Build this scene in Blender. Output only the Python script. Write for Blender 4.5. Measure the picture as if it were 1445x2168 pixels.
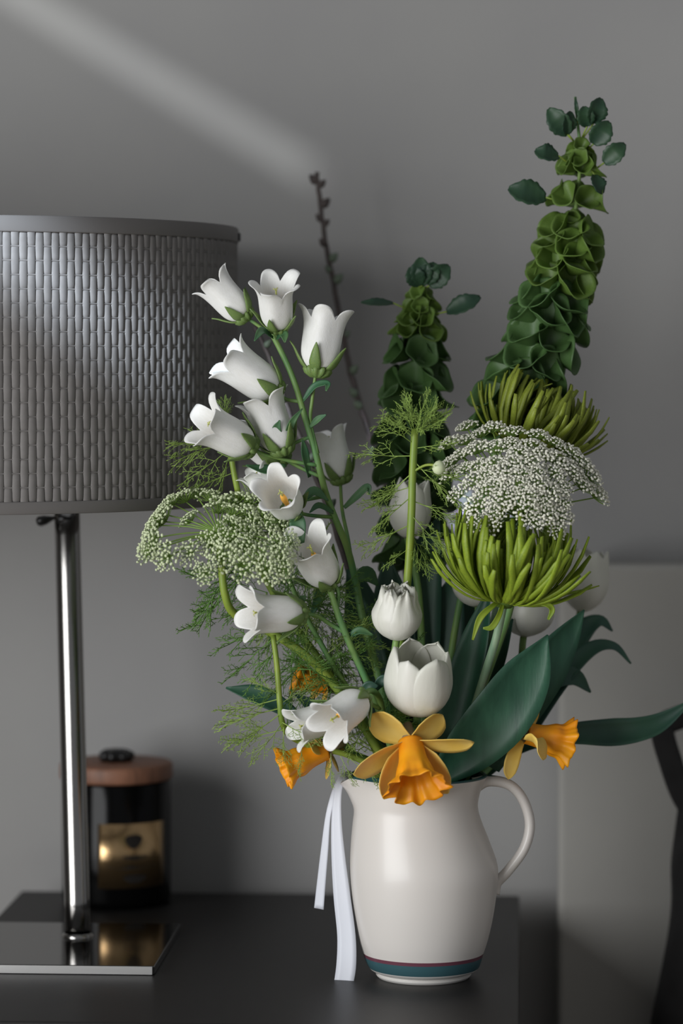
import bpy, bmesh, math, random
from mathutils import Vector, Matrix

for o in list(bpy.data.objects):
    bpy.data.objects.remove(o, do_unlink=True)
C = bpy.context.scene.collection
SC = bpy.context.scene

# ------------------------------------------------------------------ camera
F = 6500.0                      # focal length in pixels of the 1445 x 2168 frame
H = 0.517                       # camera height above the nightstand top (z = 0)
TH = math.atan(314.0 / F)       # pitch down
cam_d = bpy.data.cameras.new('camera')
cam = bpy.data.objects.new('camera', cam_d)
C.objects.link(cam)
cam.location = (0, 0, H)
cam.rotation_euler = (math.pi / 2 - TH, 0, 0)
cam_d.sensor_fit = 'VERTICAL'
cam_d.sensor_height = 36.0
cam_d.lens = F / 2168.0 * 36.0
cam_d.clip_start = 0.05
cam_d.dof.use_dof = True
cam_d.dof.focus_distance = 2.555
cam_d.dof.aperture_fstop = 3.0
SC.camera = cam
SC.view_settings.view_transform = 'Standard'
SC.view_settings.look = 'None'
SC.view_settings.gamma = 1.0
SC.view_settings.use_curve_mapping = False
SC.view_settings.exposure = 0.0

# ------------------------------------------------------------------ light
w = bpy.data.worlds.new('world')
SC.world = w
w.use_nodes = True
w.node_tree.nodes['Background'].inputs[0].default_value = (0.92, 0.95, 1.0, 1)
w.node_tree.nodes['Background'].inputs[1].default_value = 0.24


def area(name, loc, target, sx, sy, power, col, spread=180, roll=0.0):
    d = bpy.data.lights.new(name, 'AREA')
    d.shape = 'RECTANGLE'
    d.size, d.size_y = sx, sy
    d.energy = power
    d.color = col
    d.spread = math.radians(spread)
    o = bpy.data.objects.new(name, d)
    C.objects.link(o)
    o.location = loc
    q = (Vector(target) - Vector(loc)).to_track_quat('-Z', 'Y')
    o.rotation_euler = (q @ Matrix.Rotation(roll, 3, 'Z').to_quaternion()).to_euler()
    return o


WX = -1.45                       # plane of the left wall
area('window_daylight', (WX + 0.02, 0.45, 0.44), (WX + 1.0, 0.45, 0.42), 2.7, 1.30, 80.0, (0.98, 0.99, 1.0))
# two added narrow lamps that imitate lens flare streaks: set below, once P() exists

# ------------------------------------------------------------------ helpers
_sn, _cs = math.sin(TH), math.cos(TH)
FW, UP, RT = Vector((0, _cs, -_sn)), Vector((0, _sn, _cs)), Vector((1, 0, 0))
D0 = 2.591                       # depth of the jug axis
S = D0 / F                       # metres per pixel there


def P(px, py, dd=0.0):
    """point seen at a pixel of the photograph, at depth D0 + dd"""
    v = FW + RT * ((px - 722.5) / F) + UP * ((1084.0 - py) / F)
    t = (D0 + dd) / v.y
    return Vector((0, 0, H)) + v * t


def Q(px, py, z=0.0):
    v = FW + RT * ((px - 722.5) / F) + UP * ((1084.0 - py) / F)
    t = (z - H) / v.z
    return Vector((0, 0, H)) + v * t


def AX(dx, dy, tow=0.0):
    """direction given in the picture plane (right, down) tilted tow degrees towards the viewer"""
    v = (RT * dx - UP * dy).normalized()
    a = math.radians(tow)
    return (v * math.cos(a) - FW * math.sin(a)).normalized()


def frame(org, axis, scale=1.0, roll=0.0, ref=None):
    z = axis.normalized()
    ref = ref or Vector((0, -1, 0.15))
    x = ref - z * ref.dot(z)
    if x.length < 1e-3:
        x = Vector((1, 0, 0)) - z * z.x
    x.normalize()
    y = z.cross(x)
    m = Matrix((x, y, z)).transposed().to_4x4()
    m = Matrix.Translation(org) @ m @ Matrix.Rotation(roll, 4, 'Z') @ Matrix.Scale(scale, 4)
    return m


def cr(pts, n=6):
    """Catmull-Rom resampling of a list of tuples/vectors (any length)"""
    if len(pts) < 3:
        a, b = pts[0], pts[-1]
        return [tuple(a[k] + (b[k] - a[k]) * i / n for k in range(len(a))) for i in range(n + 1)]
    p = [tuple(2 * pts[0][k] - pts[1][k] for k in range(len(pts[0])))] + [tuple(q) for q in pts] + \
        [tuple(2 * pts[-1][k] - pts[-2][k] for k in range(len(pts[0])))]
    out = []
    for i in range(1, len(p) - 2):
        for j in range(n):
            t = j / n
            r = []
            for k in range(len(p[0])):
                a, b, c, d = p[i - 1][k], p[i][k], p[i + 1][k], p[i + 2][k]
                r.append(0.5 * (2 * b + (c - a) * t + (2 * a - 5 * b + 4 * c - d) * t * t + (3 * b - a - 3 * c + d) * t ** 3))
            out.append(tuple(r))
    out.append(tuple(p[-2]))
    return out


def lerp_tab(tab, t):
    for i in range(len(tab) - 1):
        if t <= tab[i + 1][0]:
            a, b = tab[i], tab[i + 1]
            f = (t - a[0]) / max(1e-9, b[0] - a[0])
            return a[1] + (b[1] - a[1]) * f
    return tab[-1][1]


class MB:
    def __init__(self):
        self.v, self.f = [], []

    def grid(self, rows, closed=False, capa=False, capb=False):
        n = len(rows[0])
        b = len(self.v)
        for r in rows:
            self.v.extend(Vector(p) for p in r)
        m = n if closed else n - 1
        for i in range(len(rows) - 1):
            for j in range(m):
                a = b + i * n + j
                c = b + i * n + (j + 1) % n
                self.f.append((a, c, c + n, a + n))
        if capa:
            self.f.append(tuple(b + j for j in reversed(range(n))))
        if capb:
            o = b + (len(rows) - 1) * n
            self.f.append(tuple(o + j for j in range(n)))
        return self

    def tube(self, pts, rad, n=8, caps=True):
        pts = [Vector(p) for p in pts]
        rows = []
        nrm = None
        for i, p in enumerate(pts):
            t = (pts[min(i + 1, len(pts) - 1)] - pts[max(i - 1, 0)])
            if t.length < 1e-12:
                t = Vector((0, 0, 1))
            t.normalize()
            if nrm is None:
                nrm = Vector((0.31, -0.9, 0.2))
            nrm = nrm - t * nrm.dot(t)
            if nrm.length < 1e-6:
                nrm = t.orthogonal()
            nrm.normalize()
            b = t.cross(nrm)
            r = rad[i] if isinstance(rad, (list, tuple)) else rad
            rows.append([p + (nrm * math.cos(k * 2 * math.pi / n) + b * math.sin(k * 2 * math.pi / n)) * r for k in range(n)])
        return self.grid(rows, True, caps, caps)

    def sheet(self, pts, wid, nrm, cup=0.0, n=7, edge=None, twist=None):
        """leaf-like strip: centre line, full widths, facing direction, cup (+ edges come forward)"""
        pts = [Vector(p) for p in pts]
        rows = []
        L = len(pts)
        for i, p in enumerate(pts):
            t = (pts[min(i + 1, L - 1)] - pts[max(i - 1, 0)]).normalized()
            N = Vector(nrm)
            N = (N - t * N.dot(t)).normalized()
            sd = t.cross(N)
            if twist:
                a = twist(i / (L - 1))
                sd, N = sd * math.cos(a) + N * math.sin(a), N * math.cos(a) - sd * math.sin(a)
            row = []
            for j in range(n):
                s = 2.0 * j / (n - 1) - 1
                wv = wid[i] * 0.5
                if edge:
                    wv *= 1 + (edge(i / (L - 1), s) if abs(s) > .7 else 0)
                row.append(p + sd * (s * wv) + N * (cup * wv * (s * s - 0.35)))
            rows.append(row)
        return self.grid(rows)

    def lathe(self, prof, n=24, m=None, capa=False, capb=False):
        rows = []
        for r, z in prof:
            rows.append([Vector((r * math.cos(k * 2 * math.pi / n), r * math.sin(k * 2 * math.pi / n), z)) for k in range(n)])
        if m:
            rows = [[m @ p for p in r] for r in rows]
        return self.grid(rows, True, capa, capb)

    def box(self, c, u, v, w_, a, b, d):
        """box centred at c with half sizes a, b, d along unit axes u, v, w_"""
        k = len(self.v)
        for z in (-1, 1):
            for y in (-1, 1):
                for x in (-1, 1):
                    self.v.append(Vector(c) + u * (x * a) + v * (y * b) + w_ * (z * d))
        for q in ((0, 2, 3, 1), (4, 5, 7, 6), (0, 1, 5, 4), (2, 6, 7, 3), (0, 4, 6, 2), (1, 3, 7, 5)):
            self.f.append(tuple(k + i for i in q))
        return self

    def ico(self, c, r, sq=(1, 1, 1)):
        g = (1 + 5 ** .5) / 2
        b = len(self.v)
        for p in ((-1, g, 0), (1, g, 0), (-1, -g, 0), (1, -g, 0), (0, -1, g), (0, 1, g), (0, -1, -g), (0, 1, -g), (g, 0, -1), (g, 0, 1), (-g, 0, -1), (-g, 0, 1)):
            q = Vector(p).normalized() * r
            self.v.append(Vector(c) + Vector((q.x * sq[0], q.y * sq[1], q.z * sq[2])))
        for q in ((0, 11, 5), (0, 5, 1), (0, 1, 7), (0, 7, 10), (0, 10, 11), (1, 5, 9), (5, 11, 4), (11, 10, 2), (10, 7, 6), (7, 1, 8), (3, 9, 4), (3, 4, 2), (3, 2, 6), (3, 6, 8), (3, 8, 9), (4, 9, 5), (2, 4, 11), (6, 2, 10), (8, 6, 7), (9, 8, 1)):
            self.f.append(tuple(b + i for i in q))
        return self

    def mesh(self, name, mat, org=(0, 0, 0), smooth=True):
        me = bpy.data.meshes.new(name)
        o = Vector(org)
        me.from_pydata([tuple(p - o) for p in self.v], [], self.f)
        if isinstance(mat, (list, tuple)):
            for m_ in mat:
                me.materials.append(m_)
        else:
            me.materials.append(mat)
        if smooth:
            me.polygons.foreach_set('use_smooth', [True] * len(me.polygons))
        me.update()
        return me


def thing(name, label, cat, loc, group=None):
    o = bpy.data.objects.new(name, None)
    o.empty_display_size = 0.02
    o.location = loc
    C.objects.link(o)
    o['label'] = label
    o['category'] = cat
    if group:
        o['group'] = group
    return o


def wloc(o):
    p = Vector((0, 0, 0))
    while o:
        p = p + Vector(o.location)
        o = o.parent
    return p


def part(name, mb, mat, parent=None, smooth=True, thick=0.0, bevel=0.0, subsurf=0, autosmooth=False):
    """mesh given in world coordinates, linked as one object; parent = its thing or part"""
    org = wloc(parent) if parent else Vector((0, 0, 0))
    o = bpy.data.objects.new(name, mb.mesh(name, mat, org, smooth))
    C.objects.link(o)
    if parent:
        o.parent = parent
    mods(o, thick, bevel, subsurf)
    return o


def mods(o, thick=0.0, bevel=0.0, subsurf=0):
    if thick:
        m = o.modifiers.new('solidify', 'SOLIDIFY')
        m.thickness = thick
        m.offset = 0
    if bevel:
        m = o.modifiers.new('bevel', 'BEVEL')
        m.width = bevel
        m.segments = 3
        m.limit_method = 'ANGLE'
    if subsurf:
        m = o.modifiers.new('subsurf', 'SUBSURF')
        m.levels = m.render_levels = subsurf


def inst(name, me, parent, mw, thick=0.0):
    """object that shares mesh me, placed by world matrix mw, child of a thing (things are never rotated)"""
    o = bpy.data.objects.new(name, me)
    C.objects.link(o)
    o.parent = parent
    o.matrix_local = Matrix.Translation(-wloc(parent)) @ mw
    mods(o, thick)
    return o


def sub(name, me, parent, thick=0.0):
    """sub-part that shares its parent's local frame"""
    o = bpy.data.objects.new(name, me)
    C.objects.link(o)
    o.parent = parent
    mods(o, thick)
    return o


def top(name, mb, mat, label, cat, org, group=None, **k):
    o = bpy.data.objects.new(name, mb.mesh(name, mat, org))
    o.location = org
    C.objects.link(o)
    o['label'] = label
    o['category'] = cat
    if group:
        o['group'] = group
    mods(o, **k)
    return o


def struct(name, mb, mat, smooth=False, parent=None, bevel=0.0):
    o = part(name, mb, mat, parent, smooth, bevel=bevel)
    if not parent:
        o['kind'] = 'structure'
    return o


# ------------------------------------------------------------------ materials
def lin(h):
    if isinstance(h, str):
        h = tuple(int(h[i:i + 2], 16) / 255 for i in (0, 2, 4))
    return tuple(c / 12.92 if c <= .04045 else ((c + .055) / 1.055) ** 2.4 for c in h) + (1,)


def mat(name, col, rough=.5, metal=0.0, col2=None, nscale=40.0, stretch=(1, 1, 1), trans=0.0, tcol=None, bump=0.0, bscale=200.0,
        coat=0.0, spec=0.5, aniso=0.0, contrast=(.35, .65), objrand=0.0):
    m = bpy.data.materials.new(name)
    m.use_nodes = True
    nt = m.node_tree
    N, L = nt.nodes, nt.links
    b = N['Principled BSDF']
    b.inputs['Base Color'].default_value = lin(col)
    b.inputs['Roughness'].default_value = rough
    b.inputs['Metallic'].default_value = metal
    b.inputs['Specular IOR Level'].default_value = spec
    b.inputs['Coat Weight'].default_value = coat
    b.inputs['Anisotropic'].default_value = aniso
    tc = N.new('ShaderNodeTexCoord')
    mp = N.new('ShaderNodeMapping')
    mp.inputs['Scale'].default_value = stretch
    L.new(tc.outputs['Object'], mp.inputs['Vector'])
    colout = None
    if col2:
        nz = N.new('ShaderNodeTexNoise')
        nz.inputs['Scale'].default_value = nscale
        nz.inputs['Detail'].default_value = 4
        L.new(mp.outputs[0], nz.inputs['Vector'])
        rp = N.new('ShaderNodeValToRGB')
        rp.color_ramp.elements[0].position, rp.color_ramp.elements[1].position = contrast
        rp.color_ramp.elements[0].color = lin(col)
        rp.color_ramp.elements[1].color = lin(col2)
        L.new(nz.outputs['Fac'], rp.inputs['Fac'])
        colout = rp.outputs['Color']
    if objrand:
        oi = N.new('ShaderNodeObjectInfo')
        hs = N.new('ShaderNodeHueSaturation')
        mr = N.new('ShaderNodeMapRange')
        mr.inputs['To Min'].default_value = 1 - objrand
        mr.inputs['To Max'].default_value = 1 + objrand
        L.new(oi.outputs['Random'], mr.inputs['Value'])
        L.new(mr.outputs[0], hs.inputs['Value'])
        if colout:
            L.new(colout, hs.inputs['Color'])
        else:
            hs.inputs['Color'].default_value = lin(col)
        colout = hs.outputs['Color']
    if colout:
        L.new(colout, b.inputs['Base Color'])
    if bump:
        nb = N.new('ShaderNodeTexNoise')
        nb.inputs['Scale'].default_value = bscale
        nb.inputs['Detail'].default_value = 3
        L.new(mp.outputs[0], nb.inputs['Vector'])
        bp = N.new('ShaderNodeBump')
        bp.inputs['Strength'].default_value = bump
        bp.inputs['Distance'].default_value = 0.001
        L.new(nb.outputs['Fac'], bp.inputs['Height'])
        L.new(bp.outputs[0], b.inputs['Normal'])
    if trans:
        tr = N.new('ShaderNodeBsdfTranslucent')
        tr.inputs['Color'].default_value = lin(tcol or col)
        mx = N.new('ShaderNodeMixShader')
        mx.inputs[0].default_value = trans
        L.new(b.outputs[0], mx.inputs[1])
        L.new(tr.outputs[0], mx.inputs[2])
        L.new(mx.outputs[0], N['Material Output'].inputs['Surface'])
    return m


M = {}
M['wall'] = mat('wall_paint', '9c9b9a', .9, bump=.22, bscale=260, col2='a09f9d', nscale=6)
M['floor'] = mat('floor_oak', '9a8e80', .6, col2='857868', nscale=9, stretch=(1, 12, 1))
M['table'] = mat('black_brown_wood', '181717', .42, spec=.26, col2='21201f', nscale=24, stretch=(2, 40, 2), bump=.12, bscale=60)
M['panel'] = mat('pale_panel', 'a3a19c', .8, bump=.1, bscale=300, col2='a9a7a1', nscale=5)
M['bag'] = mat('charcoal_fabric', '1d1c1c', .9, bump=.4, bscale=400, col2='272626', nscale=30)
M['shade'] = mat('woven_grey', '6f6c6a', .72, bump=.08, bscale=300, col2='767371', nscale=120, objrand=.05)
M['shade_rim'] = mat('shade_rim_grey', '6a6765', .5)
M['steel'] = mat('brushed_steel', '9b9996', .17, metal=1.0, bump=.02, bscale=90, stretch=(8, 8, .2))
M['steel_edge'] = mat('satin_steel', 'c9c8c6', .35, metal=1.0)
M['plate'] = mat('dark_polished_steel', '6e6d6c', .09, metal=1.0)
M['black'] = mat('black_plastic', '101010', .35)
M['jar'] = mat('black_glass', '080808', .14, spec=.12)
M['lid'] = mat('lid_wood', '8a5f48', .55, col2='6d4a38', nscale=30, stretch=(1, 14, 1))
M['label'] = mat('bronze_label', 'b99a70', .24, metal=.95)
M['print'] = mat('label_print', '17130f', .5)
M['ribbon'] = mat('satin_ribbon', 'e3e6ee', .38, trans=.15, bump=.1, bscale=900, stretch=(1, 1, 8))
M['bell'] = mat('white_bell_petal', 'fbfbf9', .5, trans=.2, tcol='fdfdfa', col2='f6f6f2', nscale=30, bump=.25, bscale=120, stretch=(1, 1, .25))
M['tulip'] = mat('white_tulip_petal', 'efeee6', .42, trans=.22, tcol='e8e8d8', col2='e4e4d8', nscale=60, bump=.3, bscale=220, stretch=(1, 1, .15))
M['pistil'] = mat('pistil_yellow', 'ecae44', .6)
M['pistil_tip'] = mat('pistil_green', 'b9bd6a', .6)
M['calyx'] = mat('calyx_green', '5d7f4a', .55, col2='83974f', nscale=90, trans=.12, tcol='83a04a')
M['stem'] = mat('stem_green', '5a8a55', .5, col2='7f9c52', nscale=70, stretch=(1, 1, .15), trans=.05)
M['stem_light'] = mat('stem_lime', '8a9c3a', .5, col2='74903a', nscale=40)
M['stem_grey'] = mat('stem_grey_green', '6f8f72', .5, col2='88a080', nscale=60, stretch=(3, 3, .2))
M['leaf'] = mat('tulip_leaf', '28523f', .45, col2='33614a', nscale=30, stretch=(4, 4, .6), trans=.1, tcol='3d6b3c', bump=.12, bscale=130)
M['leaf_dark'] = mat('dark_leaf', '27493d', .5, col2='2f5540', nscale=30, trans=.08, tcol='3d6b3c')
M['leaf_mid'] = mat('campanula_leaf', '3d6a4a', .5, col2='55794a', nscale=60, trans=.12, tcol='5f8a3c')
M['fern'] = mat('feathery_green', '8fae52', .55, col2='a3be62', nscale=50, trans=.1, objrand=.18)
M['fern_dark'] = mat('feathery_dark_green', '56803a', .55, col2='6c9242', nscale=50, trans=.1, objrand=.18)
M['mum'] = mat('lime_floret', '98ab30', .5, col2='7f9a2c', nscale=60, trans=.2, tcol='a6c030', objrand=.16)
M['mum2'] = mat('olive_floret', '93a138', .5, col2='7c8a2c', nscale=60, trans=.18, tcol='a0b030', objrand=.16)
M['mumc'] = mat('mum_core', '4f6a22', .6)
M['ammi_ray'] = mat('umbel_ray', '7d9c48', .5)
M['ammi_w'] = mat('tiny_white_blossom', 'ecebdc', .6, trans=.1, objrand=.05)
M['ammi_g'] = mat('tiny_green_blossom', 'd3ddb5', .6, trans=.1, objrand=.06)
M['cup'] = mat('green_calyx_cup', '728c3c', .5, col2='567634', nscale=60, trans=.25, tcol='9ab440', objrand=.2)
M['cupd'] = mat('dark_calyx_cup', '54743e', .5, col2='416236', nscale=60, trans=.2, tcol='6a9440', objrand=.2)
M['bleaf'] = mat('scalloped_leaf', '23402f', .5, col2='2d4c30', nscale=50, trans=.08)
M['twig'] = mat('dark_twig', '3b3432', .7, col2='4a413d', nscale=80)
M['bud'] = mat('twig_bud', '5d6a58', .6)
M['daff'] = mat('pale_yellow_petal', 'fadb7c', .5, col2='f2cc5e', nscale=40, trans=.12, tcol='f2c84a', bump=.25, bscale=160)
M['trump'] = mat('orange_trumpet', 'fcae16', .5, col2='f79a0c', nscale=50, trans=.12, tcol='ffb010', bump=.2, bscale=180)
M['throat'] = mat('papery_sheath', '8a7b5c', .7, trans=.1)
M['frame'] = mat('window_frame_white', 'd8d8d6', .5)


def jug_mat():
    m = mat('white_glaze', 'd6d1cb', .34, coat=.06)
    nt = m.node_tree
    N, L = nt.nodes, nt.links
    tc = N.new('ShaderNodeTexCoord')
    sx = N.new('ShaderNodeSeparateXYZ')
    L.new(tc.outputs['Object'], sx.inputs[0])
    mr = N.new('ShaderNodeMapRange')
    mr.inputs['From Min'].default_value = 0
    mr.inputs['From Max'].default_value = 0.2
    L.new(sx.outputs['Z'], mr.inputs['Value'])
    rp = N.new('ShaderNodeValToRGB')
    cr_ = rp.color_ramp
    cr_.interpolation = 'CONSTANT'
    cr_.elements[0].position = 0
    cr_.elements[0].color = lin('d8d5d0')
    cr_.elements[1].position = ZT[0] / .2
    cr_.elements[1].color = lin('3a5c63')
    for z, c in ((ZT[1], '6b3f4c'), (ZT[2], 'd6d1cb'), (ZT[3], '1f4a4c')):
        e = cr_.elements.new(z / .2)
        e.color = lin(c)
    L.new(mr.outputs[0], rp.inputs['Fac'])
    L.new(rp.outputs['Color'], N['Principled BSDF'].inputs['Base Color'])
    return m


# ------------------------------------------------------------------ the setting
YAW = math.radians(3.3)
U = Vector((math.cos(YAW), -math.sin(YAW), 0))       # along the wall, to the right
V = Vector((-math.sin(YAW), -math.cos(YAW), 0))      # out of the wall, to the viewer
ZZ = Vector((0, 0, 1))
BL, BR = Q(45, 1886), Q(1098, 1903)
WALL0 = Vector((0, 3.035, 0))
FLOOR = -0.56
mb = MB().box(WALL0 - V * 0.05 + ZZ * 0.7 + U * 0.3, U, V, ZZ, 2.2, .05, 1.26)
struct('wall_back', mb, M['wall'])
mb = MB().box(Vector((0.3, 1.1, FLOOR - .05)), Vector((1, 0, 0)), Vector((0, 1, 0)), ZZ, 2.2, 2.45, .05)
struct('floor', mb, M['floor'])
mb = MB()
X_, Y_ = Vector((1, 0, 0)), Vector((0, 1, 0))
wy0, wy1, wz0, wz1 = -0.95, 1.85, -0.24, 1.12
for (y0, y1, z0, z1) in ((-1.3, wy0, FLOOR, 1.96), (wy1, 3.14, FLOOR, 1.96), (wy0, wy1, FLOOR, wz0), (wy0, wy1, wz1, 1.96)):
    mb.box(Vector((WX - .06, (y0 + y1) / 2, (z0 + z1) / 2)), X_, Y_, ZZ, .05, (y1 - y0) / 2, (z1 - z0) / 2)
struct('wall_left', mb, M['wall'])
wn = MB()
for (y0, y1, z0, z1) in ((wy0, wy0 + .05, wz0, wz1), (wy1 - .05, wy1, wz0, wz1), (wy0 + .05, wy1 - .05, wz0, wz0 + .05), (wy0 + .05, wy1 - .05, wz1 - .05, wz1)):
    wn.box(Vector((WX - .055, (y0 + y1) / 2, (z0 + z1) / 2)), X_, Y_, ZZ, .03, (y1 - y0) / 2, (z1 - z0) / 2)
struct('window_1', wn, M['frame'])

# ------------------------------------------------------------------ nightstand
tw = (BR - BL).length
FD = (Q(20, 2163) - BL).dot(V)
t = thing('nightstand', 'black-brown wooden nightstand under the lamp, canister and jug', 'nightstand', (BL + BR) / 2 + V * FD / 2 + ZZ * FLOOR)
ctr = BL + U * (tw / 2) + V * (FD / 2)
part('table_top', MB().box(ctr - ZZ * .012, U, V, ZZ, tw / 2, FD / 2, .012), M['table'], t, False, bevel=.002)
part('cabinet_body', MB().box(ctr - V * .01 + ZZ * (-.024 + FLOOR + .06) / 2, U, V, ZZ, tw / 2 - .012, FD / 2 - .025, (-.024 - FLOOR - .06) / 2), M['table'], t, False, bevel=.002)
for k, zc in enumerate((-.13, -.35)):
    dr = part('drawer_front', MB().box(ctr + V * (FD / 2 - .028) + ZZ * zc, U, V, ZZ, tw / 2 - .02, .008, .10), M['table'], t, False, bevel=.002)
    part('knob', MB().lathe([(.006, 0), (.006, .015), (.014, .02), (.014, .028), (.004, .031)], 16, frame(ctr + V * (FD / 2 - .02) + ZZ * zc, V)), M['steel'], dr)
for sx in (-1, 1):
    for sy in (-1, 1):
        part('leg', MB().box(ctr + U * sx * (tw / 2 - .035) + V * sy * (FD / 2 - .05) + ZZ * (FLOOR + .031), U, V, ZZ, .02, .02, .031), M['table'], t, False)

# ------------------------------------------------------------------ pale panel and dark bag on the right
pl = P(1183, 1195, .345)
pc = pl + U * .30 + ZZ * ((FLOOR - pl.z) / 2) - V * .022
top('headboard', MB().box(pc, U, V, ZZ, .30, .024, (pl.z - FLOOR) / 2), M['panel'], 'pale grey upright headboard against the wall right of the nightstand', 'headboard',
    Vector((pc.x, pc.y, FLOOR)), bevel=.006)
for p_ in bpy.data.objects['headboard'].data.polygons:
    p_.use_smooth = False
bt = thing('bag', 'charcoal fabric bag slumped at the right edge before the pale headboard', 'bag', Q(1500, 2168, FLOOR) * 0 + Vector((P(1500, 1900, .22).x, P(1500, 1900, .22).y, FLOOR)))
lb = [(1680, 1446), (1700, 1436), (1760, 1427), (1830, 1419), (1900, 1420), (1960, 1415), (2030, 1403), (2100, 1389), (2168, 1375), (2400, 1340), (2800, 1320), (3120, 1322)]
rows = []
for y, xl in cr(lb, 3):
    xr = 1700 - max(0, (1760 - y)) * 1.6
    xc, rx = (xl + xr) / 2, (xr - xl) / 2
    rw = []
    for k in range(28):
        a = k * 2 * math.pi / 28
        c_, s_ = math.cos(a), math.sin(a)
        e = .75
        p = P(xc + rx * math.copysign(abs(c_) ** e, c_), y, .27 + .055 * math.copysign(abs(s_) ** e, s_) * min(1, .25 + (y - 1680) / 200))
        rw.append(p)
    rows.append(rw)
# lowest ring to the floor
zmin = min(p.z for p in rows[-1])
bagm = MB().grid(rows, True, True, True)
for v_ in bagm.v:
    v_.z = max(v_.z, FLOOR + .001)
part('sack', bagm, M['bag'], bt)
sp = cr([(1500, 1760, .262), (1448, 1690, .258), (1418, 1610, .255), (1402, 1545, .255), (1425, 1524, .262), (1470, 1520, .27), (1530, 1580, .275), (1570, 1720, .275)], 6)
part('strap', MB().sheet([P(*q) for q in sp], [50 * S * 1.1] * len(sp), Vector((0.15, -1, 0)), 0, 5), M['bag'], bt, thick=.003)

# ------------------------------------------------------------------ table lamp
LD = 2.777 - D0
LS = 2.777 / F
base = Q(165, 1981, .008)
t = thing('table_lamp', 'table lamp with woven grey drum shade, steel pole and square base', 'lamp', Vector((base.x, base.y, 0)))
fr = Q(327, 2045, .008)            # front right corner of the plate (top edge)
pw, pd = .30, (Q(384, 1955, .008) - fr).length
c0 = fr - U * (pw / 2) - V * (pd / 2)
part('base_plate', MB().box(c0 - ZZ * .004, U, V, ZZ, pw / 2, pd / 2, .0038), M['plate'], t, False, bevel=.0008)
part('front_edge', MB().box(c0 - U * .001 + V * (pd / 2 + .0003) - ZZ * .004, U, V, ZZ, pw / 2 - .001, .0005, .0034), M['steel_edge'], t, False)
ptop = P(141, 1060, LD - .002)
part('pole', MB().tube([base + (ptop - base) * (i / 12) for i in range(13)], 27 * LS, 24), M['steel'], t)
part('pole_collar', MB().lathe([(33 * LS, -.001), (33 * LS, .0015), (28.5 * LS, .003)], 24, Matrix.Translation(base)), M['steel'], t)
# shade: axis left of the pole, drum of 600 px radius
SHC = Vector((P(-100, 480, LD).x, 2.777, 0))
SR = 600 * LS
zt, zb = P(-100, 457 + 26, LD).z, P(-100, 1089 - 27, LD).z
NS = 232
rows_n = 19
z0, z1 = zb + .0105, zt - .0135
mb = MB()
mb.lathe([(SR - .0018, zb + .004), (SR - .0018, zt - .004)], 160, Matrix.Translation(SHC))
part('shade_lining', mb, M['shade_rim'], t, thick=.0008)
for (a_, b_) in ((zt - .0135, zt), (zb, zb + .0105)):
    part('shade_rim', MB().lathe([(SR - .002, a_), (SR + .0006, a_), (SR + .0010, a_ + .001), (SR + .0010, b_ - .001), (SR + .0004, b_), (SR - .002, b_)], 160, Matrix.Translation(SHC)), M['shade_rim'], t)
strip_me = []
for ph in (0, 1):
    mb = MB()
    rows = []
    hw = math.pi * SR / NS
    per = (z1 - z0) / rows_n * 2
    n = rows_n * 12
    for i in range(n + 1):
        z = z0 + (z1 - z0) * i / n
        u = ((z - z0) / per + .5 * ph) % 1.0          # dip at u = 0
        dd = min(u, 1 - u) * 2
        lift = .0010 * (1 - math.exp(-dd * 9.0)) - .0002
        wv = hw * (.955 + .04 * min(1, dd * 1.2))
        rows.append([Vector((lift - (s * s) * .00008 - (.0006 if abs(s) == 1 else 0), s * wv, z)) for s in (-1, -.85, 0, .85, 1)])
    mb.grid(rows)
    strip_me.append(mb.mesh('weave_strip', M['shade']))
for k in range(NS):
    a = k * 2 * math.pi / NS
    mw = Matrix.Translation(SHC) @ Matrix.Rotation(a, 4, 'Z') @ Matrix.Translation(Vector((SR - .0006, 0, 0)))
    inst('weave_strip', strip_me[k % 2], t, mw)
for i in range(rows_n * 1):
    z = z0 + (z1 - z0) * (i + .0) / rows_n
    if i:
        part('weave_cord', MB().lathe([(SR - .0009, z - .0007), (SR - .00005, z - .0004), (SR - .00005, z + .0004), (SR - .0009, z + .0007)], 160, Matrix.Translation(SHC)), M['shade'], t)
# arm inside the shade that ties the drum to the pole, lamp holder and switch
part('shade_arm', MB().tube([P(141, 1064, LD), Vector((SHC.x, SHC.y, P(141, 1064, LD).z))], .004, 10).tube(
    [Vector((SHC.x - SR + .002, SHC.y, P(141, 1064, LD).z)), Vector((SHC.x + SR - .002, SHC.y, P(141, 1064, LD).z))], .002, 8), M['steel'], t)
sw = part('lamp_switch', MB().tube([P(150, 1098, LD - .012), P(122, 1098, LD - .014)], 9 * LS, 12), M['black'], t)
part('switch_key', MB().lathe([(5 * LS, 0), (9 * LS, 6 * LS), (20 * LS, 22 * LS), (22 * LS, 34 * LS), (14 * LS, 40 * LS)], 14, frame(P(117, 1096, LD - .014), AX(-1, .25)) @ Matrix.Scale(.5, 4, (0, 1, 0)), True, True), M['black'], sw)
part('rim_clip', MB().box(P(504, 502, LD), RT, Y_, ZZ, 5 * LS, 6 * LS, 9 * LS), M['black'], t, bevel=.001)

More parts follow.
